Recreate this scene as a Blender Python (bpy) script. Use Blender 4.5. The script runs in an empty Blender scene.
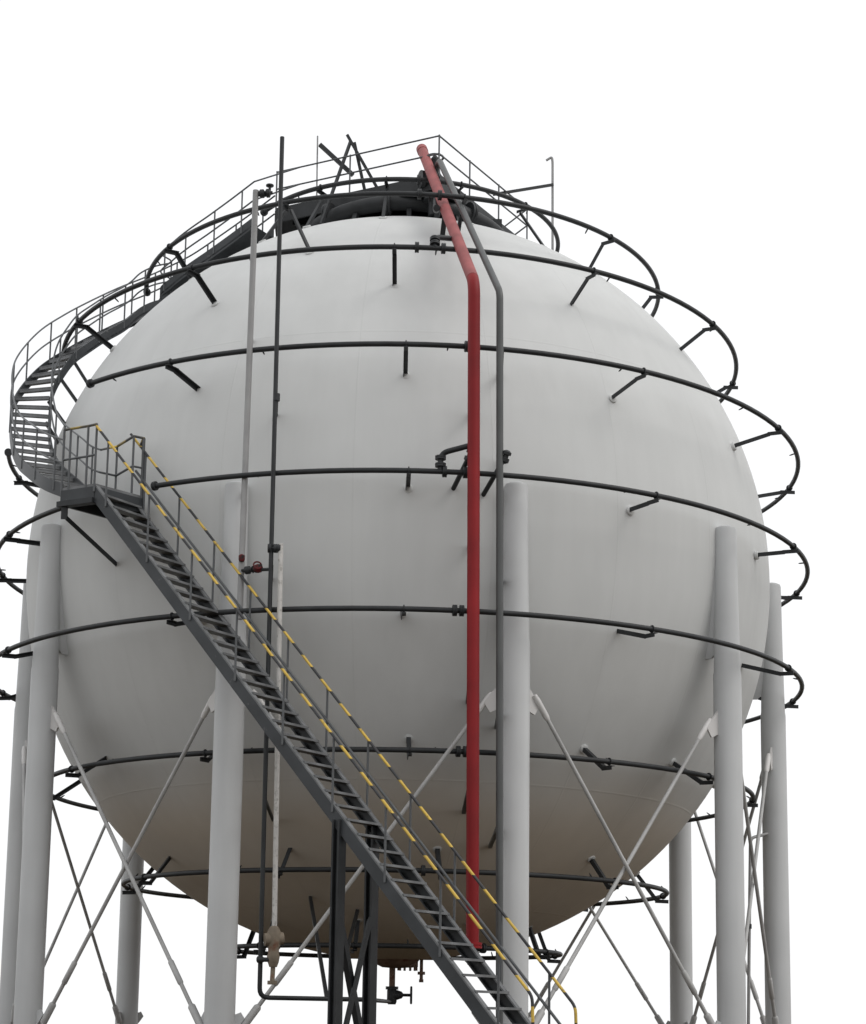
import bpy, math, random
from mathutils import Vector, Matrix
random.seed(4)
S = 7.85            # tank radius in metres; lengths below are in tank radii, centre of the tank at z = 0
ZG = -1.35          # ground
sc = bpy.context.scene
col = sc.collection
R_ = math.radians
def W(x, y, z): return Vector((x*S, y*S, (z-ZG)*S))
def pol(deg, r, z): return Vector((r*math.sin(R_(deg)), -r*math.cos(R_(deg)), z))

# ------------------------------------------------------------------ materials
def mat(name, base, rough=.5, metal=0, var=.08, scale=3., bump=0., bscale=40., tint=None, streak=0., spec=.5, stains=None):
    m = bpy.data.materials.new(name); m.use_nodes = True
    nt = m.node_tree; N = nt.nodes; L = nt.links
    b = N['Principled BSDF']; b.inputs['Roughness'].default_value = rough; b.inputs['Metallic'].default_value = metal
    b.inputs['Specular IOR Level'].default_value = spec
    tc = N.new('ShaderNodeTexCoord')
    n1 = N.new('ShaderNodeTexNoise'); n1.inputs['Scale'].default_value = scale; n1.inputs['Detail'].default_value = 6
    L.new(tc.outputs['Object'], n1.inputs['Vector'])
    r = N.new('ShaderNodeValToRGB')
    lo = tuple(c*(1-var) for c in base); hi = tuple(min(1, c*(1+var)) for c in base)
    r.color_ramp.elements[0].position = .3; r.color_ramp.elements[1].position = .7
    r.color_ramp.elements[0].color = (*lo, 1); r.color_ramp.elements[1].color = (*hi, 1)
    L.new(n1.outputs['Fac'], r.inputs['Fac'])
    out = r.outputs['Color']
    if streak:
        mp = N.new('ShaderNodeMapping'); mp.inputs['Scale'].default_value = (1.6, 1.6, .10)
        L.new(tc.outputs['Object'], mp.inputs['Vector'])
        n2 = N.new('ShaderNodeTexNoise'); n2.inputs['Scale'].default_value = 1.8; n2.inputs['Detail'].default_value = 5
        L.new(mp.outputs['Vector'], n2.inputs['Vector'])
        r2 = N.new('ShaderNodeValToRGB'); r2.color_ramp.elements[0].position = .38; r2.color_ramp.elements[1].position = .62
        r2.color_ramp.elements[0].color = (1-streak,)*3+(1,); r2.color_ramp.elements[1].color = (1, 1, 1, 1)
        L.new(n2.outputs['Fac'], r2.inputs['Fac'])
        mx = N.new('ShaderNodeMix'); mx.data_type = 'RGBA'; mx.blend_type = 'MULTIPLY'; mx.inputs['Factor'].default_value = 1
        L.new(out, mx.inputs['A']); L.new(r2.outputs['Color'], mx.inputs['B']); out = mx.outputs['Result']
    if stains:
        n3 = N.new('ShaderNodeTexNoise'); n3.inputs['Scale'].default_value = stains[1]; n3.inputs['Detail'].default_value = 8
        L.new(tc.outputs['Object'], n3.inputs['Vector'])
        r3 = N.new('ShaderNodeValToRGB'); r3.color_ramp.elements[0].position = stains[2]; r3.color_ramp.elements[1].position = stains[2]+.12
        L.new(n3.outputs['Fac'], r3.inputs['Fac'])
        mx = N.new('ShaderNodeMix'); mx.data_type = 'RGBA'
        L.new(r3.outputs['Color'], mx.inputs['Factor']); L.new(out, mx.inputs['A']); mx.inputs['B'].default_value = (*stains[0], 1)
        out = mx.outputs['Result']
    L.new(out, b.inputs['Base Color'])
    if bump:
        n4 = N.new('ShaderNodeTexNoise'); n4.inputs['Scale'].default_value = bscale; n4.inputs['Detail'].default_value = 4
        L.new(tc.outputs['Object'], n4.inputs['Vector'])
        bp = N.new('ShaderNodeBump'); bp.inputs['Strength'].default_value = bump; bp.inputs['Distance'].default_value = .02
        L.new(n4.outputs['Fac'], bp.inputs['Height']); L.new(bp.outputs['Normal'], b.inputs['Normal'])
    return m

def shell_material():
    m = mat('tank_paint', (.565, .574, .570), rough=.6, var=.04, scale=.45, streak=.028, spec=.12)
    nt = m.node_tree; N = nt.nodes; L = nt.links; b = N['Principled BSDF']
    src = b.inputs['Base Color'].links[0].from_socket
    tc = N.new('ShaderNodeTexCoord'); sp = N.new('ShaderNodeSeparateXYZ'); L.new(tc.outputs['Object'], sp.inputs[0])
    def M(op, a, c=None, d=None):
        n = N.new('ShaderNodeMath'); n.operation = op
        for i, v in enumerate((a, c, d)):
            if v is None: continue
            if isinstance(v, (int, float)): n.inputs[i].default_value = v
            else: L.new(v, n.inputs[i])
        return n.outputs[0]
    z = M('DIVIDE', sp.outputs['Z'], S)
    lat = M('ARCSINE', M('MINIMUM', M('MAXIMUM', z, -1.0), 1.0))
    ang = M('ARCTAN2', sp.outputs['Y'], sp.outputs['X'])
    seam = None
    for la in (58, 24, -38, -62):                        # weld lines between the courses of plates
        s_ = M('SMOOTH_MIN', 1.0, M('DIVIDE', M('ABSOLUTE', M('SUBTRACT', lat, R_(la))), .0035), .1)
        seam = s_ if seam is None else M('MINIMUM', seam, s_)
    cosl = M('SQRT', M('MAXIMUM', M('SUBTRACT', 1.0, M('MULTIPLY', z, z)), .01))
    fr = M('ABSOLUTE', M('SUBTRACT', M('FRACT', M('DIVIDE', M('ADD', ang, 10.0), R_(18))), .5))
    mer = M('MINIMUM', 1.0, M('DIVIDE', M('MULTIPLY', M('MULTIPLY', fr, R_(18)), cosl), .003))
    seam = M('MINIMUM', seam, mer)
    mx = N.new('ShaderNodeMix'); mx.data_type = 'RGBA'; mx.blend_type = 'MULTIPLY'
    L.new(M('MULTIPLY', M('SUBTRACT', 1.0, seam), .04), mx.inputs['Factor']); L.new(src, mx.inputs['A']); mx.inputs['B'].default_value = (.35, .34, .32, 1)
    bounce_noise = N.new('ShaderNodeTexNoise'); bounce_noise.inputs['Scale'].default_value = .5; bounce_noise.inputs['Detail'].default_value = 5
    L.new(tc.outputs['Object'], bounce_noise.inputs['Vector'])
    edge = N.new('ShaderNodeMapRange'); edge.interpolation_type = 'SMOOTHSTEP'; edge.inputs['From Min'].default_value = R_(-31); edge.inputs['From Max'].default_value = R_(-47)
    L.new(M('ADD', lat, M('MULTIPLY', M('SUBTRACT', bounce_noise.outputs['Fac'], .5), .18)), edge.inputs['Value'])
    low = M('MULTIPLY', edge.outputs['Result'], M('ADD', .6, M('MULTIPLY', bounce_noise.outputs['Fac'], .6)))   # brown ground bounce painted into the underside, fading in with latitude
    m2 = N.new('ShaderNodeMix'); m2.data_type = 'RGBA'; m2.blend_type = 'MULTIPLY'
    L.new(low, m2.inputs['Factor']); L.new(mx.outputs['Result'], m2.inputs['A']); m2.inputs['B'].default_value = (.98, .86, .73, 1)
    L.new(m2.outputs['Result'], b.inputs['Base Color'])
    nz = N.new('ShaderNodeTexNoise'); nz.inputs['Scale'].default_value = .9; nz.inputs['Detail'].default_value = 2
    L.new(tc.outputs['Object'], nz.inputs['Vector'])
    h = M('ADD', M('MULTIPLY', M('SUBTRACT', 1.0, seam), .35), nz.outputs['Fac'])
    bp = N.new('ShaderNodeBump'); bp.inputs['Strength'].default_value = .25; bp.inputs['Distance'].default_value = .03
    L.new(h, bp.inputs['Height']); L.new(bp.outputs['Normal'], b.inputs['Normal'])
    return m

def stripe_material():
    m = mat('striped_rail_paint', (.55, .37, .055), rough=.5, var=.15, scale=6, stains=((.05, .05, .05), 9, .62))
    nt = m.node_tree; N = nt.nodes; L = nt.links; b = N['Principled BSDF']
    src = b.inputs['Base Color'].links[0].from_socket
    g = N.new('ShaderNodeNewGeometry'); sp = N.new('ShaderNodeSeparateXYZ'); L.new(g.outputs['Position'], sp.inputs[0])
    d = N.new('ShaderNodeMath'); d.operation = 'DIVIDE'; L.new(sp.outputs['Z'], d.inputs[0]); d.inputs[1].default_value = .44
    f = N.new('ShaderNodeMath'); f.operation = 'FRACT'; L.new(d.outputs[0], f.inputs[0])
    c = N.new('ShaderNodeMath'); c.operation = 'GREATER_THAN'; L.new(f.outputs[0], c.inputs[0]); c.inputs[1].default_value = .5
    mx = N.new('ShaderNodeMix'); mx.data_type = 'RGBA'; L.new(c.outputs[0], mx.inputs['Factor'])
    mx.inputs['A'].default_value = (.022, .022, .025, 1); L.new(src, mx.inputs['B'])
    L.new(mx.outputs['Result'], b.inputs['Base Color'])
    return m

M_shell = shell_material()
M_col = mat('column_paint', (.52, .53, .535), rough=.5, var=.05, scale=.7, streak=.07, spec=.25)
M_base = mat('column_primer', (.34, .14, .11), rough=.7, var=.2, scale=4)
M_dark = mat('dark_grey_steel_paint', (.024, .026, .028), rough=.5, var=.25, scale=2.5, bump=.1, spec=.3)
M_stair = mat('grey_steel_stair_paint', (.042, .046, .05), rough=.45, var=.2, scale=2, stains=((.12, .12, .12), 7, .66), spec=.3)
M_speck = mat('speckled_gauge_paint', (.52, .51, .49), rough=.6, var=.1, scale=6, stains=((.36, .35, .33), 14, .55), spec=.2)
M_flange = mat('highlit_stringer_flange', (.15, .155, .16), rough=.5, var=.35, scale=4, spec=.3)  # highlight along the stringer tops painted in as a paler grey
M_tread = mat('worn_tread_steel', (.135, .14, .145), rough=.5, var=.35, scale=3)
M_rail = mat('grey_handrail_paint', (.075, .08, .085), rough=.45, var=.2, scale=3)
M_red = mat('red_pipe_paint', (.235, .010, .013), rough=.5, var=.14, scale=1.6, streak=.2, spec=.22)
M_skyred = mat('sky_sheen_red_paint', (.30, .085, .085), rough=.6, var=.16, scale=2.2, streak=.15, spec=.25)  # paler red: sky sheen on the sloping pipe top painted into the colour
M_dullred = mat('faded_dark_red_paint', (.12, .018, .02), rough=.6, var=.3, scale=8, stains=((.03, .025, .025), 10, .5), spec=.2)
M_grey = mat('grey_pipe_paint', (.062, .066, .066), rough=.45, var=.15, scale=2)
M_lt = mat('light_grey_pipe_paint', (.30, .30, .30), rough=.5, var=.12, scale=2, streak=.15)
M_white = mat('white_rod_paint', (.62, .61, .60), rough=.5, var=.06, scale=2, streak=.1)
M_rod = mat('grey_rod_paint', (.42, .42, .415), rough=.5, var=.1, scale=1.4, streak=.15)
M_beige = mat('weathered_insulated_valve', (.19, .155, .115), rough=.75, var=.25, scale=5, stains=((.16, .06, .03), 4, .56), bump=.4)
M_rust = mat('rusty_brown_flange', (.16, .10, .07), rough=.75, var=.3, scale=5, stains=((.10, .03, .015), 6, .55))
M_yel = mat('yellow_rail_paint', (.55, .40, .07), rough=.5, var=.2, scale=5, stains=((.06, .06, .06), 1.7, .44))
M_stripe = stripe_material()
M_soil = mat('brown_soil', (.066, .046, .023), rough=.95, var=.22, scale=.25, bump=.5, bscale=6, spec=.1)
M_conc = mat('concrete', (.062, .044, .024), rough=.9, var=.1, scale=.6, bump=.2, bscale=12, spec=.2)

# ------------------------------------------------------------------ mesh builder (points in tank radii)
class MB:
    def __init__(s): s.v = []; s.f = []
    def tube(s, pts, r, n=12, closed=False, caps=True):
        P = [Vector(p) for p in pts]; m = len(P)
        rad = r if isinstance(r, (list, tuple)) else [r]*m
        tan = []
        for i in range(m):
            if closed: a = P[i]-P[i-1]; b = P[(i+1) % m]-P[i]
            else: a = P[i]-P[i-1] if i else P[1]-P[0]; b = P[i+1]-P[i] if i < m-1 else P[i]-P[i-1]
            t = a.normalized()+b.normalized(); tan.append((t.normalized(), a.normalized()))
        ref = Vector((0, 0, 1)) if abs(tan[0][0].z) < .9 else Vector((1, 0, 0))
        base = len(s.v); u = (ref-tan[0][0]*ref.dot(tan[0][0])).normalized()
        for i in range(m):
            t, a = tan[i]; u = (u-t*u.dot(t)).normalized(); w = t.cross(u)
            k = 1/max(.5, t.dot(a)) if 0 < i < m-1 else 1
            # widen mitred rings along the bend
            bend = (t-a*t.dot(a)); 
            for j in range(n):
                q = 2*math.pi*j/n; d = u*math.cos(q)+w*math.sin(q)
                if bend.length > 1e-4 and k > 1.0001:
                    bn = (a-t*a.dot(t)).normalized(); d = d+bn*(d.dot(bn)*(k-1))
                s.v.append(P[i]+d*rad[i])
        for i in range(m if closed else m-1):
            for j in range(n):
                a0 = base+i*n+j; a1 = base+i*n+(j+1) % n; i2 = (i+1) % m
                s.f.append((a0, a1, base+i2*n+(j+1) % n, base+i2*n+j))
        if caps and not closed:
            s.f.append(tuple(base+j for j in reversed(range(n)))); s.f.append(tuple(base+(m-1)*n+j for j in range(n)))
        return s
    def box(s, c, ax, ay, az):
        c = Vector(c); b = len(s.v)
        for i in (-1, 1):
            for j in (-1, 1):
                for k in (-1, 1): s.v.append(c+Vector(ax)*i+Vector(ay)*j+Vector(az)*k)
        F = [(0, 1, 3, 2), (4, 6, 7, 5), (0, 4, 5, 1), (2, 3, 7, 6), (0, 2, 6, 4), (1, 5, 7, 3)]
        if Vector(ax).cross(Vector(ay)).dot(Vector(az)) < 0: F = [tuple(reversed(f)) for f in F]
        s.f += [tuple(b+i for i in f) for f in F]; return s
    def bar(s, p, q, w, h, up=(0, 0, 1)):                      # straight rectangular bar, w across, h along up
        p = Vector(p); q = Vector(q); t = (q-p).normalized(); up = Vector(up)
        if abs(t.dot(up.normalized())) > .98: up = Vector((1, 0, 0))
        a = t.cross(up).normalized(); b = a.cross(t).normalized()
        return s.box((p+q)/2, (q-p)/2, a*w/2, b*h/2)
    def angle(s, p, q, w, up=(0, 0, 1)):                       # L-section bar
        p = Vector(p); q = Vector(q); t = (q-p).normalized(); up = Vector(up)
        if abs(t.dot(up.normalized())) > .98: up = Vector((1, 0, 0))
        a = t.cross(up).normalized(); b = a.cross(t).normalized(); th = w*.16
        s.box((p+q)/2+b*(w/2-th/2), (q-p)/2, a*w/2, b*th/2)
        return s.box((p+q)/2+a*(w/2-th/2)-b*th/2, (q-p)/2, a*th/2, b*(w/2-th/2))
    def ribbon(s, A, B, th):                                   # band between two polylines with thickness th (down)
        b = len(s.v); m = len(A); d = Vector((0, 0, -th))
        for x, y in zip(A, B):
            x = Vector(x); y = Vector(y); s.v += [x, y, y+d, x+d]
        for i in range(m-1):
            for j in range(4):
                s.f.append((b+4*i+j, b+4*i+(j+1) % 4, b+4*i+4+(j+1) % 4, b+4*i+4+j))
        s.f += [(b+3, b+2, b+1, b), tuple(b+4*(m-1)+j for j in range(4))]; return s
    def prism(s, poly, z0, z1):
        b = len(s.v); n = len(poly)
        for z in (z0, z1): s.v += [Vector((x, y, z)) for x, y in poly]
        for i in range(n): s.f.append((b+i, b+(i+1) % n, b+n+(i+1) % n, b+n+i))
        s.f += [tuple(b+i for i in reversed(range(n))), tuple(b+n+i for i in range(n))]; return s
    def lathe(s, c, prof, n=24, axis=(0, 0, 1)):               # prof: (radius, height) pairs along axis
        c = Vector(c); t = Vector(axis).normalized(); ref = Vector((1, 0, 0)) if abs(t.x) < .9 else Vector((0, 1, 0))
        u = (ref-t*ref.dot(t)).normalized(); w = t.cross(u); b = len(s.v); m = len(prof)
        for r, h in prof:
            for j in range(n):
                q = 2*math.pi*j/n; s.v.append(c+t*h+(u*math.cos(q)+w*math.sin(q))*max(r, 1e-5))
        for i in range(m-1):
            for j in range(n): s.f.append((b+i*n+j, b+i*n+(j+1) % n, b+(i+1)*n+(j+1) % n, b+(i+1)*n+j))
        s.f += [tuple(b+j for j in reversed(range(n))), tuple(b+(m-1)*n+j for j in range(n))]; return s
    def torus(s, c, R, r, axis=(0, 0, 1), n=20):
        c = Vector(c); t = Vector(axis).normalized(); ref = Vector((1, 0, 0)) if abs(t.x) < .9 else Vector((0, 1, 0))
        u = (ref-t*ref.dot(t)).normalized(); w = t.cross(u)
        return s.tube([c+(u*math.cos(2*math.pi*i/n)+w*math.sin(2*math.pi*i/n))*R for i in range(n)], r, 8, closed=True)
    def build(s, name, m, parent=None, pivot=None, angle=38, bevel=0.):
        """one mesh object; pivot None: origin at the part's own centre, else at the given point (radii)"""
        if pivot is None:
            n = len(s.v); lo = [min(v[i] for v in s.v) for i in range(3)]; hi = [max(v[i] for v in s.v) for i in range(3)]
            pivot = Vector([(a+b)/2 for a, b in zip(lo, hi)])
        pivot = Vector(pivot)
        me = bpy.data.meshes.new(name); me.from_pydata([(v-pivot)*S for v in s.v], [], s.f); me.update()
        for p in me.polygons: p.use_smooth = True
        me.set_sharp_from_angle(angle=R_(angle)); me.materials.append(m)
        o = bpy.data.objects.new(name, me); col.objects.link(o)
        wp = W(*pivot)
        if parent is not None:
            o.parent = parent; off = Vector((0, 0, 0)); q = parent
            while q is not None: off += q.location; q = q.parent
            o.location = wp-off
        else: o.location = wp
        if bevel:
            bv = o.modifiers.new('bevel', 'BEVEL'); bv.width = bevel; bv.segments = 2; bv.limit_method = 'ANGLE'
        return o

def thing(name, label, cat, at, group=None):
    o = bpy.data.objects.new(name, None); col.objects.link(o); o.location = W(*at); o.empty_display_size = .3
    o['label'] = label; o['category'] = cat
    if group: o['group'] = group
    return o
KIDS = {}
def kids(o): return [c for c in col.objects if c.parent is o]
def copy_tree(o, parent, rotz=None, shift=None):
    ch = kids(o)
    c = o.copy(); col.objects.link(c); c.parent = parent
    if rotz is not None: c.rotation_euler = (0, 0, rotz)
    if shift is not None: c.location = c.location+Vector(shift)
    for k in ch: copy_tree(k, c)
    return c
def fillet(pts, rad, n=6):
    """polyline with rounded corners"""
    P = [Vector(p) for p in pts]; out = [P[0]]
    for i in range(1, len(P)-1):
        a = (P[i-1]-P[i]); b = (P[i+1]-P[i]); d = min(rad, a.length*.45, b.length*.45)
        p = P[i]+a.normalized()*d; q = P[i]+b.normalized()*d
        for k in range(n+1):
            t = k/n; out.append(p*(1-t)**2+P[i]*2*t*(1-t)+q*t*t)
    out.append(P[-1]); return out
def spline(pts, n):
    P = [Vector(p) for p in pts]; out = []
    for i in range(len(P)-1):
        p0 = P[max(0, i-1)]; p1 = P[i]; p2 = P[i+1]; p3 = P[min(len(P)-1, i+2)]
        for k in range(n):
            t = k/n; out.append(.5*((2*p1)+(p2-p0)*t+(2*p0-5*p1+4*p2-p3)*t*t+(3*p1-p0-3*p2+p3)*t**3))
    out.append(P[-1]); return out
def flange(mb, c, axis, r, t=.006):
    mb.lathe(c, [(r, -t), (r, -t*.15), (r*.93, -t*.1), (r*.93, t*.1), (r, t*.15), (r, t)], 16, axis)

# ------------------------------------------------------------------ setting
g = MB(); g.lathe((0, 0, ZG), [(0, -.002), (14, -.002), (14, 0), (0, 0)], 96)
o = g.build('ground', M_soil, pivot=(0, 0, ZG)); o['kind'] = 'structure'
g = MB(); g.lathe((0, 0, ZG), [(0, .0005), (1.75, .0005), (1.75, .006), (0, .006)], 96)
o = g.build('concrete_pad', M_conc, pivot=(0, 0, ZG)); o['kind'] = 'structure'
ZP = ZG+.006

# ------------------------------------------------------------------ the tank
tank = thing('spherical_tank', 'huge off-white spherical storage tank raised on tall round grey columns', 'storage tank', (0, 0, ZG))
m = MB(); nu, nv = 160, 90
for i in range(1, nv):
    th = math.pi*i/nv
    for j in range(nu): m.v.append(Vector((math.sin(th)*math.cos(2*math.pi*j/nu), math.sin(th)*math.sin(2*math.pi*j/nu), math.cos(th))))
m.v += [Vector((0, 0, 1)), Vector((0, 0, -1))]
for i in range(nv-2):
    for j in range(nu): m.f.append((i*nu+j, (i+1)*nu+j, (i+1)*nu+(j+1) % nu, i*nu+(j+1) % nu))
for j in range(nu):
    m.f.append((j, (j+1) % nu, len(m.v)-2)); m.f.append(((nv-2)*nu+(j+1) % nu, (nv-2)*nu+j, len(m.v)-1))
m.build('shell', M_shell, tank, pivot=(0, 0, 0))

PHI0 = 14.8; RC = 1.0133; CR = .0332; ZT = .027; GU = -.455; GL = -1.165
base = pol(0, RC, 0)
m = MB(); m.lathe((0, -RC, 0), [(CR, ZG+.02), (CR, -.335), (CR*.95, -.325), (CR*.86, -.16), (CR*.80, ZT-.008), (CR*.74, ZT-.002), (CR*.5, ZT+.002), (0, ZT+.003)], 40)
c0 = m.build('support_column', M_col, tank, pivot=(0, 0, ZG))
half = R_(18); cd = [Vector((math.cos(half), math.sin(half), 0)), Vector((-math.cos(half), math.sin(half), 0))]   # towards the neighbours
g = MB(); g.v = []; zs = (-.05, -.12, -.19, -.25, -.29)
for z, w_ in zip(zs, (.026, .024, .020, .013, .004)):
    rs = math.sqrt(1-z*z)
    for x in (-w_, w_):
        g.v += [Vector((x, -(rs-.012), z)), Vector((x*.7, -(RC if z > -.27 else rs+.015), z))]
for i in range(len(zs)-1):
    b0 = 4*i; b1_ = 4*i+4
    g.f += [(b0, b0+1, b1_+1, b1_), (b0+3, b0+2, b1_+2, b1_+3), (b0+1, b0+3, b1_+3, b1_+1), (b0+2, b0, b1_, b1_+2)]
g.f += [(0, 2, 3, 1), (4*len(zs)-4, 4*len(zs)-3, 4*len(zs)-1, 4*len(zs)-2)]
g.build('saddle_plate', M_col, c0, pivot=(0, 0, ZG))
for d in cd:
    for z, sg in ((GU, -1), (GL, 1)):
        g = MB(); p = base+d*CR; p.z = z
        up = Vector((0, 0, 1)); n = d.cross(up); q_ = 1 if sg < 0 else .62
        pts = [p+up*.036*-sg*q_-d*.004, p-d*.004+up*.024*sg*q_, p+d*.020*q_+up*.034*sg*q_, p+d*.034*q_+up*.012*sg*q_, p+d*.014*q_-up*.014*sg*q_]
        b0 = len(g.v)
        for k in (-1, 1): g.v += [q+n*.0025*k for q in pts]
        L5 = len(pts)
        for i in range(L5): g.f.append((b0+i, b0+(i+1) % L5, b0+L5+(i+1) % L5, b0+L5+i))
        g.f += [tuple(b0+i for i in reversed(range(L5))), tuple(b0+L5+i for i in range(L5))]
        g.build('gusset_plate', M_white if sg < 0 else M_col, c0, pivot=(0, 0, ZG))
g = MB(); g.lathe((0, -RC, 0), [(CR*1.02, ZG+.0205), (CR*1.02, -1.205), (CR*1.0005, -1.20)], 40)
g.build('painted_collar', M_base, c0, pivot=(0, 0, ZG))
g = MB(); g.box((0, -RC, ZP+.0075), (.06, 0, 0), (0, .06, 0), (0, 0, .007)); g.build('base_plate', M_conc, c0, pivot=(0, 0, ZG))
c0.rotation_euler = (0, 0, R_(PHI0))
for k in (1, 2, 3, 4, 6, 7, 8, 9): copy_tree(c0, tank, R_(PHI0+36*k))        # the photograph shows no column in the tenth place at the back
def rod(side):
    """tie rod from the upper plate of one column (at -18 deg) to the lower plate of the next, built at mid bay"""
    a = pol(-18*side, RC, 0); b = pol(18*side, RC, 0); t = (b-a).normalized(); rad = Vector((0, -1, 0))
    off = rad*(.005 if side > 0 else -.005)
    P = a+t*(CR+.024)+Vector((0, 0, GU+.0))+off; Q = b-t*(CR+.024)+Vector((0, 0, GL+.0))+off
    d = (Q-P).normalized()
    mb = MB(); mb.tube([P+d*.03, Q-d*.02], .0047, 10)
    o = mb.build('brace_rod', M_rod, tank, pivot=(0, 0, ZG))
    f = MB(); f.tube([P-d*.012, P+d*.002, P+d*.045, P+d*.052], [.005, .0070, .0070, .005], 10)
    f.build('rod_fork', M_white, o, pivot=(0, 0, ZG))
    f = MB(); e = Q-d*.13
    f.tube([e-d*.032, e-d*.028, e+d*.028, e+d*.032], [.005, .0066, .0066, .005], 10); f.build('turnbuckle', M_rod, o, pivot=(0, 0, ZG))
    f = MB(); f.tube([Q-d*.045, Q-d*.04, Q+d*.012], [.0052, .0085, .0085], 10); f.build('rod_fork', M_rod, o, pivot=(0, 0, ZG))
    return o
for side in (1, -1):
    r0 = rod(side); r0.rotation_euler = (0, 0, R_(PHI0+18))
    for k in (1, 2, 3, 6, 7, 8, 9): copy_tree(r0, tank, R_(PHI0+18+36*k))
# bottom outlet, drain and valves
m = MB(); m.lathe((.01, 0, 0), [(.070, -.985), (.062, -1.0), (.048, -1.012), (.035, -1.018), (.01, -1.02), (0, -1.02)], 32)
bn = m.build('bottom_nozzle', M_rust, tank)
m = MB(); m.lathe((.042, 0, 0), [(.028, -.985), (.028, -1.016), (.012, -1.018)], 24)
for k in range(10):
    q = 2*math.pi*k/10; p = Vector((.042+.024*math.cos(q), .024*math.sin(q), -1.012)); m.tube([p, p-Vector((0, 0, .014))], .003, 8)
m.build('bolted_flange', M_rust, bn)
m = MB(); m.tube([(.002, 0, -1.015), (.002, 0, -1.075)], .008, 12); dp = m.build('drain_pipe', M_rust, tank)
m = MB(); flange(m, (.002, 0, -1.072), (0, 0, 1), .017, .004); m.lathe((.002, 0, -1.09), [(.010, -.025), (.013, -.018), (.013, .012), (.010, .017)], 16)
m.lathe((.002, 0, -1.09), [(.011, .0), (.013, .014), (.009, .026), (.004, .03), (.004, .052)], 12, (1, 0, 0))
dv = m.build('drain_valve', M_dark, tank)
m = MB(); m.torus((.053, 0, -1.09), .021, .003, (1, 0, 0)); m.tube([(.053, -.02, -1.09), (.053, .02, -1.09)], .002, 6); m.tube([(.053, 0, -1.11), (.053, 0, -1.07)], .002, 6)
m.build('hand_wheel', M_dark, dv)
m = MB(); m.tube([(.079, 0, -.985), (.079, 0, -1.048)], .0045, 10); m.lathe((.079, 0, -1.032), [(.010, -.004), (.010, .004)], 12); m.lathe((.079, 0, -1.052), [(.006, -.004), (.006, .004)], 12)
m.build('sample_pipe', M_rust, tank)

# ------------------------------------------------------------------ spray rings
RINGS = [  # r, z, ox, arcs (deg), bracket angles, label
 (.4375, 1.0015, -.003, (-60, 255), (-48, -30, -6, 20, 48, 95, 140, 185, 230), 'smallest dark spray pipe ring just under the crown platform'),
 (.7146, .8337, -.002, (-86, 244), (-59, 12, 48, 81, 118, 155, 192, 225), 'second spray pipe ring from the top, ending at the curved stair'),
 (.9269, .6049, -.006, (-80, 246), (-63, -32.5, -1, 29.5, 59, 88, 118, 148, 178, 208, 236), 'third spray pipe ring from the top, looping above the red pipe bend'),
 (1.0715, .3161, .008, (-44, 281), (-30, 0, 30.5, 60.5, 90, 120, 150, 180, 210, 240, 268), 'fourth spray pipe ring from the top, cut where the landing rails stand'),
 (1.0893, .0216, .009, (-31, 317.5), (.5, 31.5, 63, 91, 121, 151, 181, 211, 241, 271.5, 296), 'widest spray pipe ring around the middle, cut at the stair landing'),
 (1.0838, -.2843, -.006, None, (-60, -27, 1, 32, 63.5, 90, 120, 150, 180, 210, 240, 265.5), 'spray pipe ring below the tank middle, crossing the column tops'),
 (.9413, -.5698, .007, None, (-57, -27.5, 1.5, 30.5, 52, 82.5, 120, 150, 180, 210, 240, 270), 'third spray pipe ring from the bottom, level with the brace plates'),
 (.718, -.8162, .006, None, (-92, -60, -22.5, 8.5, 47.5, 91.5, 130, 170, 210), 'second spray pipe ring from the bottom, under the brown underside'),
 (.446, -.978, 0, None, (-48, -12, 28, 61, 100, 150, 200, 250), 'lowest spray pipe ring hanging below the tank bottom'),
]
PR = .0061
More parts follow.
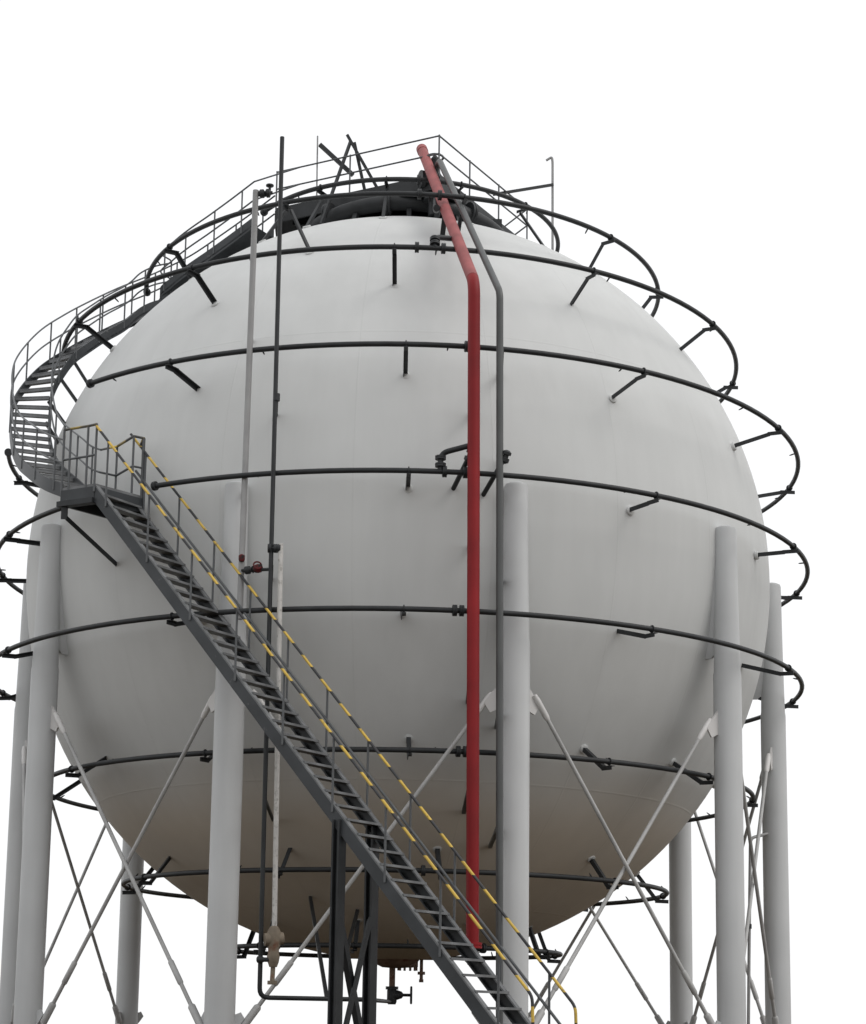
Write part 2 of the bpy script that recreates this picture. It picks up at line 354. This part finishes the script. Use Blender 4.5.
for i, (r, z, ox, arc, bks, lab) in enumerate(RINGS):
    C0 = Vector((ox, 0, z))
    t = thing('spray_ring', lab, 'pipe ring', C0, 'water spray rings around the tank')
    m = MB()
    if arc: m.tube([pol(arc[0]+(arc[1]-arc[0])*k/140, r, z)+Vector((ox, 0, 0)) for k in range(141)], PR, 12)
    else: m.tube([pol(360*k/150, r, z)+Vector((ox, 0, 0)) for k in range(150)], PR, 12, closed=True)
    m.build('pipe', M_dark, t, pivot=C0)
    if arc:
        for a in arc:
            m = MB(); p = pol(a, r, z)+Vector((ox, 0, 0)); flange(m, p, pol(a+90, 1, 0), .0105, .004); m.build('end_cap', M_dark, t)
    e = math.degrees(math.atan2(z, r)); eb = e+.1 if i < 4 else (e-.7 if i == 4 else e-.9)
    b_ = Vector((0, -math.cos(R_(eb)), math.sin(R_(eb))))*.997
    if i == 0: b_ = Vector((0, -.50, .866))
    zz = z-PR-.008 if i < 5 else z-PR-.009
    el = Vector((0, -(r-.020), zz))
    if i >= 5: el = Vector((0, -(r-.016), zz))
    bars = MB(); up = Vector((0, 0, 1))
    bars.angle(b_, el, .0102 if i else .008, up)
    bars.angle(el+Vector((0, .006, .001)), Vector((0, -(r+.014), zz)), .0098 if i else .008, up)
    def unoff(mb): mb.v = [v+Vector((ox, 0, 0)) for v in mb.v]; return mb
    first = unoff(bars).build('bracket', M_dark, t, pivot=C0)
    n = b_.normalized(); pd = MB(); pd.lathe(b_-n*.004, [(.011, 0), (.011, .007), (.009, .008)], 14, n)
    unoff(pd).build('weld_pad', M_shell, first, pivot=C0)
    u = MB(); u.torus(Vector((0, -r, z)), PR+.0015, .0016, (1, 0, 0), 14); unoff(u).build('clamp', M_dark, first, pivot=C0)
    first.rotation_euler = (0, 0, R_(bks[0]))
    for a in bks[1:]: copy_tree(first, t, R_(a))
    if i == 1:
        q = pol(-18.5, .726, .688); e_ = pol(-24, r-.015, zz)
        bb = MB(); bb.angle(q, e_, .0102); bb.angle(e_, pol(-24, r+.012, zz), .0115); lb = bb.build('long_bracket', M_dark, t)
        n = q.normalized(); pd = MB(); pd.lathe(q-n*.004, [(.011, 0), (.011, .007), (.009, .008)], 14, n); pd.build('weld_pad', M_shell, lb)
    # small nozzles spraying inwards
    nn = max(8, int(15*r)); step = 360/nn
    inward = (Vector((0, 0, 0))-Vector((0, -r, z))).normalized()
    nz = MB(); nz.tube([Vector((0, -r, z))+inward*PR*.7, Vector((0, -r, z))+inward*.014, Vector((0, -r, z))+inward*.019], [.0019, .0019, .0010], 8)
    nz.v = [v+Vector((ox, 0, 0)) for v in nz.v]; n0 = None
    for k in range(nn):
        a = 5+k*step
        if arc and not (arc[0]+1 < ((a-arc[0]) % 360)+arc[0] < arc[1]-1): continue
        if n0 is None: n0 = nz.build('spray_nozzle', M_dark, t, pivot=C0); n0.rotation_euler = (0, 0, R_(a))
        else: copy_tree(n0, t, R_(a))
    # pipe joints in front, by the red riser
    for a in {0: (5,), 1: (3, 7), 2: (2.2, 6.0), 3: (7.2, 7.9), 4: (4.6, 7.0), 5: (6.8, 7.6), 6: (8.0, 9.0), 7: (5.0,), 8: (30, -40)}[i]:
        m = MB(); flange(m, pol(a, r, z)+Vector((ox, 0, 0)), pol(a+90, 1, 0), .0125, .0045); m.build('joint_flange', M_dark, t)

# ------------------------------------------------------------------ risers in front
rx = .160
t = thing('fire_water_riser', 'tall thick red pipe running up the front of the tank', 'pipe', (rx, -1.119, -1.0))
path = fillet([(.166, -1.118, -1.0), (.155, -1.119, .444), (.043, -.27, 1.168)], .035, 8)
kb = next(i for i, p in enumerate(path) if p.y > -1.10)
m = MB(); m.tube(path[:kb+1], .0135, 20); m.build('pipe', M_red, t)
m = MB(); m.tube(path[kb:], .0136, 20); m.build('sky_sheen_upper_pipe', M_skyred, t)['label'] = 'pinkish red sloping top section, pale sky sheen painted in'
e = Vector((.043, -.27, 1.168)); d = (e-Vector((.155, -1.119, .444))).normalized()
m = MB(); m.tube([e-d*.03, e-d*.002], .0150, 20); m.build('end_collar', M_skyred, t)
for z in (.80,):
    k = (z-.444)/(1.168-.444); p = Vector((.155, -1.119, .444)).lerp(Vector((.043, -.27, 1.168)), k)
    n = (Vector((p.x, p.y, p.z))).normalized(); m = MB(); m.bar(p-n*.010, n*.998, .012, .006); m.build('support_bracket', M_dark, t)
for z in (.19, -.12, -.45, -.68):
    s_ = math.sqrt(1-z*z); q = Vector((.155, -1.105, z)); w = Vector((.160, -math.sqrt(s_*s_-.16**2), z))
    m = MB(); m.bar(q, w, .009, .009); m.build('support_bracket', M_dark, t)
m = MB(); flange(m, (.166, -1.118, -1.0), (0, 0, 1), .02, .006); m.build('end_flange', M_red, t)

# branches from the riser into the rings
BR = [((4.4, .9269, .6049), (.122, -.868, .652), .105, 'short dark branch pipe beside the sloping red pipe top'),
      ((4.6, 1.0893, .0216), (.155, -1.112, .075), .085, 'dark branch pipe looping from the red pipe onto the middle ring')]
for (a, r, z), q, _, lab in BR:
    p = pol(a, r, z); q = Vector(q)
    t = thing('branch_pipe', lab, 'pipe', p, 'branch pipes off the red riser')
    top = Vector((p.x, p.y, q.z-.012)) if z < .3 else p+Vector((0, .012, .032))
    m = MB(); m.tube(fillet([p, top, q], .018, 5), .0062, 10); m.build('pipe', M_dark, t)
    for h in (.35, .75):
        m = MB(); flange(m, p.lerp(top, h), top-p, .012, .004); m.build('joint_flange', M_dark, t)
for (p, q, lab) in (((.150, -1.112, .052), (.118, -.988, .01), 'thin dark stub just left of the red pipe at mid height'),
                    ((.228, -1.107, .052), (.185, -.978, .0), 'thin dark stub behind the grey pipe at mid height')):
    t = thing('pipe_stub', lab, 'pipe', p, 'stub pipes at mid height')
    m = MB(); m.tube([p, q], .0055, 10); m.build('pipe', M_dark, t)
    m = MB(); m.lathe(p, [(.004, -.016), (.010, -.012), (.010, -.004), (.006, -.003), (.006, .003), (.010, .004), (.010, .010), (.004, .014)], 12, (.3, -.2, .9)); m.build('stub_valve', M_dark, t)

t = thing('grey_riser', 'slim dark grey pipe running just right of the red pipe', 'pipe', (.22, -1.108, -1.11))
path = fillet([(.225, -1.108, -1.345), (.212, -1.11, .426), (.088, -.44, 1.055), (.070, -.34, 1.03)], .02, 6)
m = MB(); m.tube(path, .0078, 14); m.build('pipe', M_grey, t)
for z in (.30, .08, -.2, -.5, -.75):
    s_ = math.sqrt(1-z*z); m = MB(); m.bar((.219, -1.10, z), (.2265, -math.sqrt(s_*s_-.2265**2), z), .008, .008); m.build('support_bracket', M_grey, t)

# thin vertical pipes on the left of the front
t = thing('drain_riser', 'thin dark vertical pipe left of centre, rising above the tank crown', 'pipe', (-.276, -1.064, -1.12))
m = MB(); m.tube(fillet([(-.279, -1.066, .802), (-.274, -1.065, -1.113), (-.05, -1.0, -1.113), (-.004, -.03, -1.108)], .02, 5), .0050, 12); m.build('pipe', M_dark, t)
m = MB(); m.lathe((-.2745, -1.066, .19), [(.0075, -.008), (.0075, .008)], 10); m.build('clamp', M_dark, t)
for p, q in (((-.2, -.46, -.865), (-.135, -1.015, -1.113)), ((-.085, -.44, -.894), (-.12, -1.005, -1.113))):
    m = MB(); m.bar(p, q, .008, .008); m.build('hanger_bar', M_dark, t)
for z in (.19, -.19, -.7):
    s_ = math.sqrt(1-z*z); m = MB(); m.bar((-.274, -1.06, z), (-.2825, -math.sqrt(s_*s_-.2825**2), z), .006, .006); m.build('support_bracket', M_dark, t)
t = thing('vent_pipe', 'pale grey vertical pipe with a small valve on top, left of the dark one', 'pipe', (-.34, -1.02, -.2))
m = MB(); m.tube([(-.3385, -1.02, .694), (-.3445, -1.02, -.30)], [.0068, .0068], 12); m.build('pipe', M_lt, t)
m = MB(); m.tube([(-.3385, -1.02, .682), (-.300, -1.02, .690)], .004, 8); m.lathe((-.320, -1.02, .687), [(.004, -.012), (.010, -.008), (.010, 0), (.005, .003), (.010, .006), (.010, .013), (.004, .016)], 12, (1, 0, .1))
m.lathe((-.307, -1.02, .692), [(.003, 0), (.003, .012), (.009, .013), (.009, .016)], 12); tv = m.build('top_valve', M_dark, t)
m = MB(); m.lathe((-.343, -1.03, -.165), [(.005, -.008), (.007, -.004), (.007, .005), (.003, .008)], 10); m.build('red_cap', M_dullred, t)
for z in (.4, 0, -.25):
    s_ = math.sqrt(1-z*z); m = MB(); m.bar((-.342, -1.018, z), (-.351, -math.sqrt(s_*s_-.351**2), z), .006, .006); m.build('support_bracket', M_lt, t)
t = thing('gauge_valve', 'small red-handled valve between the pale and dark vertical pipes', 'valve', (-.31, -1.05, -.195))
m = MB(); m.tube([(-.342, -1.025, -.192), (-.275, -1.062, -.197)], .0038, 8); m.build('stem', M_dark, t)
m = MB(); m.lathe((-.325, -1.035, -.193), [(.004, -.012), (.009, -.009), (.009, .0), (.005, .003), (.005, .006), (.008, .009)], 12, (1, -.55, 0)); m.build('valve_body', M_dark, t)
m = MB(); m.lathe((-.305, -1.046, -.192), [(.004, -.010), (.009, -.007), (.010, 0), (.009, .006), (.004, .010)], 14, (1, -.55, 0)); m.torus((-.306, -1.055, -.187), .009, .0018, (.3, -1, .4), 16); m.build('hand_wheel', M_dullred, t)
t = thing('level_gauge', 'white gauge stem ending in a rusty beige valve near the tank bottom', 'gauge', (-.25, -1.07, -1.07))
m = MB(); m.tube([(-.256, -1.07, -.142), (-.2465, -1.071, -.97)], .0055, 12)
m.build('gauge_stem', M_speck, t)
m = MB(); m.tube([(-.278, -1.067, -.152), (-.256, -1.069, -.152)], .004, 8)
for x in (-.281, -.268, -.260): m.lathe((x, -1.068, -.152), [(.010, -.003), (.010, .004)], 12, (1, 0, 0))
m.build('top_connection', M_dark, t)
m = MB(); m.lathe((-.247, -1.071, -1.0), [(.007, .035), (.011, .03), (.015, .02), (.016, .006), (.014, -.004), (.0115, -.012), (.0115, -.022), (.0135, -.028), (.0115, -.04), (.008, -.05)], 18)
m.lathe((-.247, -1.071, -.992), [(.013, -.020), (.014, -.014), (.014, .014), (.013, .020)], 14, (1, .3, .1)); m.build('valve_body', M_beige, t)
m = MB(); m.lathe((-.272, -1.075, -1.035), [(.003, -.01), (.007, -.008), (.008, 0), (.005, .006), (.005, .018)], 10, (1, 0, 0)); m.build('side_handle', M_dark, t)
m = MB(); m.tube([(-.247, -1.071, -1.045), (-.248, -1.071, -1.08)], .005, 10); m.lathe((-.248, -1.071, -1.082), [(.010, -.004), (.010, .004)], 12); m.build('outlet', M_beige, t)

t = thing('bent_conduit', 'thin pale bent pipe hanging beside the far right column', 'pipe', (.93, -.10, -.8))
m = MB(); m.tube(fillet([(.985, -.09, -.655), (.934, -.12, -.670), (.927, -.12, -.93), (.917, -.12, ZP)], .015, 5), .0042, 10); m.build('pipe', M_lt, t)
m = MB(); m.lathe((.9275, -.12, -.90), [(.0065, -.006), (.0065, .006)], 10); m.build('clamp', M_dark, t)

# ------------------------------------------------------------------ straight stair
KX, KY = .747, .50
A0 = Vector((-.682, -.96, .012)); DV = Vector((KX, -KY, -1.0))
hd = Vector((KX, -KY, 0)).normalized(); pv = Vector((-hd.y, hd.x, 0)); SW = .128
UP = lambda h: Vector((0, 0, h))
def near(z): return A0+DV*(A0.z-z)
ZB = ZP+.01
st = thing('straight_stair', 'long straight grey steel stair climbing to the landing with striped handrails', 'stair', near(ZB))
def stringer(off):
    a = near(.012)+pv*off; b = near(ZB)+pv*off; n = hd.cross(Vector((0, 0, 1))); dd = (b-a).normalized(); up = n.cross(dd)
    if up.z < 0: up = -up
    h = .024; mb = MB(); ctr = -up*h/2
    mb.bar(a+ctr-dd*.0, b+ctr, .0035, h, up)
    s_ = 1 if off == 0 else -1
    mb.bar(a-up*(h-.0015)+pv*s_*.006, b-up*(h-.0015)+pv*s_*.006, .012, .003, up)
    so_ = mb.build('stringer', M_stair, st)
    fl = MB(); fl.bar(a+up*.0016+pv*s_*.005, b+up*.0016+pv*s_*.005, .013, .003, up); fl.build('top_flange', M_flange, so_)
stringer(0); stringer(SW)
rise = .0302; zt = .012-rise*.6; tr = None; k = 0
while zt-rise*k > ZB+.005:
    z = zt-rise*k; p = near(z)+pv*SW/2
    if tr is None:
        mb = MB(); mb.box(p-hd*.002+Vector((0, 0, -.006)), hd*.0120, pv*(SW/2-.003), (0, 0, .0014))
        mb.box(p+hd*.0128+Vector((0, 0, -.0062)), hd*.0008, pv*(SW/2-.003), (0, 0, .0024))
        tr = mb.build('tread', M_tread, st); z0 = z
    else: copy_tree(tr, st, shift=DV*(z0-z)*S)
    k += 1
HR = .138
def rail(off, h, z0, z1, m, name, r=.0030):
    up = Vector((0, 0, h)); mb = MB()
    mb.tube([near(z0)+pv*off+up, near(z1)+pv*off+up], r, 10); return mb.build(name, m, st)
o1 = -.004; o2 = SW+.004
ZN, ZF = -1.245, -1.262
for off, ze, z0 in ((o1, ZN, .012), (o2, ZF, .034)):
    mb = MB(); a = near(z0)+pv*off+UP(HR); b = near(ze)+pv*off+UP(HR); e = near(ze)+pv*off+UP(-.03)+hd*.006
    mb.tube(fillet([a, b, e], .012, 4), .0030, 10); mb.build('striped_handrail', M_stripe, st)
rail(o2, HR*.5, .012, -1.30, M_rail, 'middle_rail', .0030)
for off, zs in ((o1, [-.03-.142*k for k in range(9)]), (o2, [-.02-.118*k for k in range(11)])):
    p0 = None
    for z in zs:
        b = near(z)+pv*off
        if p0 is None:
            mb = MB(); mb.tube([b-UP(.012), b+UP(HR)], .0024, 8); p0 = mb.build('handrail_post', M_rail, st); zr = z
        else: copy_tree(p0, st, shift=DV*(zr-z)*S)

# dark trestle under the stair
def at_near(x, off): return near(A0.z-(x-A0.x)/KX)+pv*off
t = thing('stair_trestle', 'dark steel trestle with crossed braces standing under the straight stair', 'support frame', at_near(-.086, SW/2).xy.to_3d()+Vector((0, 0, ZP)))
q1 = at_near(-.116, .004); q2 = at_near(-.118, SW-.004)
for q in (q1, q2):
    mb = MB(); zt_ = q.z-.022
    p = Vector((q.x, q.y, ZP)); top = Vector((q.x, q.y, zt_)); n = pv
    mb.bar(p, top, .025, .004, hd); mb.bar(p+hd*.014, top+hd*.014, .025, .004, hd); mb.bar(p+hd*.007, top+hd*.007, .0045, .014, hd)
    mb.build('post', M_dark, t)
    mb = MB(); mb.box(p+hd*.007+UP(.003), hd*.03, pv*.03, (0, 0, .003)); mb.build('foot_plate', M_dark, t)
a = q1+pv*.014; b = q2-pv*.014
for za, zb, off in ((-.955, -1.20, .0), (-1.20, -.955, .011)):
    mb = MB(); mb.angle(Vector((a.x, a.y, za))+hd*off, Vector((b.x, b.y, zb))+hd*off, .013, hd); mb.build('cross_brace', M_dark, t)

# ------------------------------------------------------------------ spiral stair
TAB = [(-40, 1.19, .02), (-44, 1.18, .055), (-50, 1.15, .115), (-55.5, 1.125, .17), (-61, 1.105, .245), (-68, 1.08, .355), (-72, 1.055, .435), (-76, 1.0, .53), (-79.5, .935, .605),
       (-83, .87, .67), (-87, .80, .735), (-90, .725, .788), (-92, .68, .822), (-90.5, .60, .858), (-84.5, .51, .90), (-78, .445, .935), (-69, .385, .975)]
OUT = spline([pol(*a) for a in TAB], 8)
SWI = .10
def inner(i):
    a = OUT[max(0, i-2)]; b = OUT[min(len(OUT)-1, i+2)]; h = Vector((b.x-a.x, b.y-a.y, 0)).normalized()
    return OUT[i]+Vector((h.y, -h.x, 0))*SWI
INN = [inner(i) for i in range(len(OUT))]
sp = thing('curved_stair', 'grey steel stair curling round the left side of the tank up to its crown', 'stair', OUT[0])
i90 = len(OUT)-66
mb = MB(); mb.ribbon([p-UP(.012) for p in OUT[i90:]], [p-UP(.012) for p in INN[i90:]], .004); mb.build('soffit_plate', M_stair, sp)
for L_, s_ in ((OUT, 1), (INN, -1)):
    inw = []
    for i in range(len(L_)):
        d = (INN[i]-OUT[i]).normalized()*s_; inw.append(L_[i]+d*.004)
    mb = MB(); mb.ribbon([p+UP(.010) for p in L_], [p+UP(.010) for p in inw], .032); mb.build('stringer', M_stair, sp)
# treads at equal rise
zl = OUT[0].z+.014; i = 0; n_t = 0
while zl < OUT[-1].z-.003:
    while i < len(OUT)-2 and OUT[i+1].z < zl: i += 1
    f = (zl-OUT[i].z)/(OUT[i+1].z-OUT[i].z); a = OUT[i].lerp(OUT[i+1], f); b = INN[i].lerp(INN[i+1], f); b.z = a.z = zl
    c = (a+b)/2; ax = (b-a)/2; ay = Vector((-ax.y, ax.x, 0)).normalized()
    mb = MB(); mb.box(c-UP(.004), ax*.92, ay*.0135, (0, 0, .0017)); mb.box(c-ay*.0125-UP(.008), ax*.92, ay*.001, (0, 0, .0035)); mb.build('tread', M_tread, sp)
    zl += .0300; n_t += 1
RH = .112
for L_, hs in ((OUT, (RH, RH*.52)), (INN, (RH, RH*.52))):
    for h in hs:
        mb = MB(); mb.tube([p+UP(h) for p in L_], .0023, 8); mb.build('handrail' if h == RH else 'middle_rail', M_rail, sp)
    idx = list(range(4, len(L_), 8)); p0 = None
    if L_ is OUT:
        for h, h2 in ((RH, .105), (RH*.52, .055)):
            mb = MB(); mb.tube([INN[-1]+UP(h), Vector((-.29, -.1845, 1.045+h2))], .0023, 8); mb.build('rail_link', M_rail, sp)
    for i in idx:
        if p0 is None:
            mb = MB(); mb.tube([L_[i]-UP(.012), L_[i]+UP(RH)], .0023, 8); p0 = mb.build('handrail_post', M_rail, sp); b0 = L_[i]
        else: copy_tree(p0, sp, shift=(L_[i]-b0)*S)
# struts tying it to the shell
for i in (40, 47, 54, 60):
    p = INN[min(i, len(INN)-1)]-UP(.012); o_ = OUT[min(i, len(OUT)-1)]-UP(.018)
    q = Vector((p.x, p.y, p.z-.045)).normalized()*.999
    mb = MB(); mb.bar(p.lerp(o_, .1), q, .008, .008); mb.build('strut', M_dark, sp)

# ------------------------------------------------------------------ landing
ld = thing('stair_landing', 'small steel landing with yellow railings joining the straight and curved stairs', 'landing', (-.7, -.85, .0))
poly = [(-.765, -.915), (-.682, -.96), (-.590, -.862), (-.662, -.797)]
a1 = Vector((*poly[0], .02)); b1 = A0
zd = .018
MB().prism(poly, zd-.006, zd).build('deck_plate', M_tread, ld)
mb = MB()
for p, q in ((poly[0], poly[1]), (poly[1], poly[2]), (poly[2], poly[3]), (poly[3], poly[0])):
    mb.bar(Vector((*p, zd-.024)), Vector((*q, zd-.024)), .006, .034)
mb.build('edge_beam', M_stair, ld)
mb = MB(); mb.angle(Vector((a1.x+.01, a1.y-.005, zd-.04)), Vector((a1.x+.01, a1.y-.005, zd-.075)), .013); mb.angle(Vector((a1.x+.01, a1.y-.005, zd-.07)), Vector((-.664, -.74, -.115)), .011)
mb.build('strut', M_dark, ld)
mb = MB(); mb.bar(Vector((a1.x-.004, a1.y-.0, zd-.04)), Vector((*poly[1], zd-.04)), .02, .012); mb.build('cross_beam', M_dark, ld)
def fence(pts, h, mtop, mname='guard_rail', closed=False):
    mb = MB(); mb.tube([Vector(p)+UP(h) for p in pts], .0031, 8); mb.build('top_rail', mtop, ld)
    mb = MB(); mb.tube([Vector(p)+UP(h*.48) for p in pts], .0027, 8); mb.build('middle_rail', M_rail, ld)
    for p in pts:
        mb = MB(); mb.tube([Vector(p)-UP(.02), Vector(p)+UP(h)], .0027, 8); mb.build('rail_post', M_rail, ld)
P3 = lambda p: Vector((p[0], p[1], zd))
mid = lambda p, q, t: P3(p).lerp(P3(q), t)
fence([P3(poly[0]), mid(poly[0], poly[1], .2), mid(poly[0], poly[1], .72), P3(poly[1])-pv*.003], .137, M_yel)
fence([P3(poly[3]), P3((-.612, -.878)), P3((-.592, -.864)), P3(poly[2])], .137, M_yel)
mb = MB(); p = P3(poly[2])+UP(.137); q = near(.0)+pv*o2+UP(HR); mb.tube([p, p.lerp(q, .5)+UP(.004), q], .0031, 8); mb.build('rail_link', M_yel, ld)
mb = MB(); mb.tube([P3(poly[0])+UP(.137), OUT[0]+UP(RH)], .0026, 8); mb.build('rail_link', M_yel, ld)
for h, h2, mm in ((.137, RH, M_yel), (.137*.48, RH*.52, M_rail)):
    mb = MB(); mb.tube([P3(poly[3])+UP(h), INN[0]+UP(h2)], .0026, 8); mb.build('rail_link', mm, ld)

# ------------------------------------------------------------------ crown platform
cp = thing('crown_platform', 'dark steel platform with thin guard rails on top of the tank', 'platform', (0, 0, 1.0))
pl = [(-.355, -.150), (.088, -.385), (.352, .06), (.22, .34), (-.12, .36), (-.36, .10)]
zc = 1.045
MB().prism(pl, zc-.008, zc).build('deck_plate', M_dark, cp)
mb = MB()
for i in range(len(pl)):
    p, q = pl[i], pl[(i+1) % len(pl)]; mb.bar(Vector((*p, zc-.026)), Vector((*q, zc-.026)), .006, .036)
for y in (-.12, .08, .26): mb.bar(Vector((-.31, y, zc-.022)), Vector((.27, y, zc-.022)), .006, .028)
mb.build('edge_beam', M_dark, cp)
for (x, y) in pl+[(-.13, -.26), (.22, -.16)]:
    q = Vector((x*.96, y*.96, 0)); q.z = math.sqrt(1-q.x**2-q.y**2)-.003
    mb = MB(); mb.bar(q, Vector((x*.97, y*.97, zc-.02)), .013, .013); mb.build('leg', M_dark, cp)
rl = [(-.355, -.150), (-.15, -.259), (.088, -.385), (.175, -.238), (.262, -.092), (.352, .06), (.22, .34), (-.12, .36), (-.36, .10)]
for h in (.105, .055):
    mb = MB(); mb.tube([Vector((*p, zc+h)) for p in rl], .0023, 8); mb.build('guard_rail', M_rail, cp)
for p in rl:
    mb = MB(); mb.tube([Vector((*p, zc-.01)), Vector((*p, zc+.108))], .0023, 8); mb.build('guard_rail_post', M_rail, cp)

t = thing('crown_manifold', 'thick dark pipe curving over the tank crown below the platform', 'pipe', (0, -.3, .98))
arc = [pol(a, .315, .992-.00001*a*a) for a in range(-62, 63, 4)]
mb = MB(); mb.tube(arc, .021, 16); mb.build('pipe', M_dark, t)
for a in (-40, -8, 34):
    mb = MB(); flange(mb, pol(a, .315, .99), pol(a+90, 1, 0), .029, .007); mb.build('joint_flange', M_dark, t)
for a in (-52, -24, 2, 26, 52):
    p = pol(a, .315, .98); q = pol(a, .33, math.sqrt(1-.33**2)-.002); mb = MB(); mb.bar(p, q, .012, .012); mb.build('saddle', M_dark, t)
t = thing('safety_valve', 'dark valve cluster beside the upper end of the red pipe', 'valve', (.075, -.36, .95))
mb = MB(); mb.lathe((.078, -.35, .96), [(.016, -.02), (.016, .02), (.028, .022), (.028, .03), (.02, .032), (.024, .05), (.024, .085), (.015, .10), (.012, .14), (.005, .15)], 18); mb.build('valve_body', M_dark, t)
mb = MB(); mb.lathe((.078, -.35, 1.035), [(.017, 0), (.017, .03), (.026, .031), (.026, .042)], 16, (-.9, -.3, 0)); mb.build('side_outlet', M_dark, t)
mb = MB(); mb.torus((.078, -.35, 1.105), .022, .003); mb.build('hand_wheel', M_dark, t)
t = thing('crown_drop_pipe', 'short dark pipe dropping from the crown valves to the spray ring', 'pipe', (.075, -.62, .8))
mb = MB(); mb.tube(fillet([(.085, -.40, .985), (.082, -.50, .955), (.078, -.62, .835), (.078, -.71, .80)], .02, 4), .0085, 12); mb.build('pipe', M_dark, t)
mb = MB(); flange(mb, (.080, -.56, .895), (0, -.12, -.1), .015, .005); mb.build('joint_flange', M_dark, t)

# davit and poles on the crown
t = thing('davit_frame', 'dark A-shaped davit frame leaning above the left of the crown platform', 'davit', (-.1, -.2, zc))
hd_ = Vector((-.155, -.21, 1.222))
for p, q, w, nm in ((hd_+Vector((-.006, 0, .012)), (-.062, -.235, zc), .0085, 'back_leg'), (hd_+Vector((.014, 0, -.01)), (-.104, -.215, zc), .0085, 'front_leg'), (hd_+Vector((.004, 0, -.004)), (-.222, -.31, .93), .007, 'stay')):
    mb = MB(); mb.bar(p, q, w, w); mb.build(nm, M_dark, t)
t = thing('lifting_bar', 'short thick dark bar slanting across the crown rail left of the davit', 'bar', (-.19, -.2, 1.17))
mb = MB(); mb.bar((-.236, -.21, 1.205), (-.143, -.20, 1.122), .010, .010); mb.build('bar', M_dark, t)
mb = MB(); mb.tube([(-.243, -.20, 1.235), (-.241, -.20, 1.04)], .0022, 8); mb.build('thin_pole', M_lt, t)
t = thing('hooked_vent', 'thin hooked pole at the right of the crown with a level arm', 'vent pole', (.42, .0, .92))
mb = MB(); mb.tube(fillet([(.402, -.0, 1.272), (.418, -.0, 1.283), (.420, -.0, 1.268), (.421, 0, .905)], .01, 4), .0036, 10); mb.build('pole', M_lt, t)
mb = MB(); mb.bar((.248, -.066, 1.135), (.421, -.005, 1.196), .007, .007); mb.build('arm', M_dark, t)

# ------------------------------------------------------------------ light and sky
w = bpy.data.worlds.new('World'); sc.world = w; w.use_nodes = True
nt = w.node_tree; bg = nt.nodes['Background']
sky = nt.nodes.new('ShaderNodeTexSky'); sky.sky_type = 'NISHITA'; sky.sun_disc = False
EL, AZ = R_(48), R_(115)                                        # azimuth clockwise from +Y
sky.sun_elevation = EL; sky.sun_rotation = AZ; sky.air_density = 1.0; sky.dust_density = 6
mx = nt.nodes.new('ShaderNodeMix'); mx.data_type = 'RGBA'; mx.inputs['Factor'].default_value = .88
nt.links.new(sky.outputs[0], mx.inputs['A']); mx.inputs['B'].default_value = (11.6, 11.65, 11.7, 1)
nt.links.new(mx.outputs['Result'], bg.inputs['Color']); bg.inputs['Strength'].default_value = .1
sl = bpy.data.lights.new('sun', 'SUN'); sl.energy = .75; sl.angle = R_(30); sl.color = (1, .985, .96)
so = bpy.data.objects.new('sun', sl); col.objects.link(so)
d = Vector((math.sin(AZ)*math.cos(EL), math.cos(AZ)*math.cos(EL), math.sin(EL)))
so.rotation_euler = d.to_track_quat('Z', 'Y').to_euler(); so.location = d*60

# ------------------------------------------------------------------ camera
F_, PIT, YAW, ROL, DD, HH, CX, CY = 1875.278, .17019, .00241, .01695, 5.01974, 1.15097, 400.763, 696.105
fw = Vector((math.cos(PIT)*math.sin(YAW), math.cos(PIT)*math.cos(YAW), math.sin(PIT)))
rt = Vector((math.cos(YAW), -math.sin(YAW), 0)); up = rt.cross(fw)
r2 = rt*math.cos(ROL)+up*math.sin(ROL); u2 = up*math.cos(ROL)-rt*math.sin(ROL)
cd_ = bpy.data.cameras.new('camera'); co = bpy.data.objects.new('camera', cd_); col.objects.link(co)
Mx = Matrix((( r2.x, u2.x, -fw.x), (r2.y, u2.y, -fw.y), (r2.z, u2.z, -fw.z))).to_4x4(); Mx.translation = W(0, -DD, -HH)
co.matrix_world = Mx
cd_.sensor_fit = 'HORIZONTAL'; cd_.sensor_width = 36; cd_.lens = F_/866*36
cd_.shift_x = (433-CX)/866; cd_.shift_y = (CY-512)/866; cd_.clip_start = .1; cd_.clip_end = 2000
sc.camera = co
vs = sc.view_settings; vs.view_transform = 'Standard'; vs.look = 'None'; vs.exposure = 0; vs.gamma = 1; vs.use_curve_mapping = False
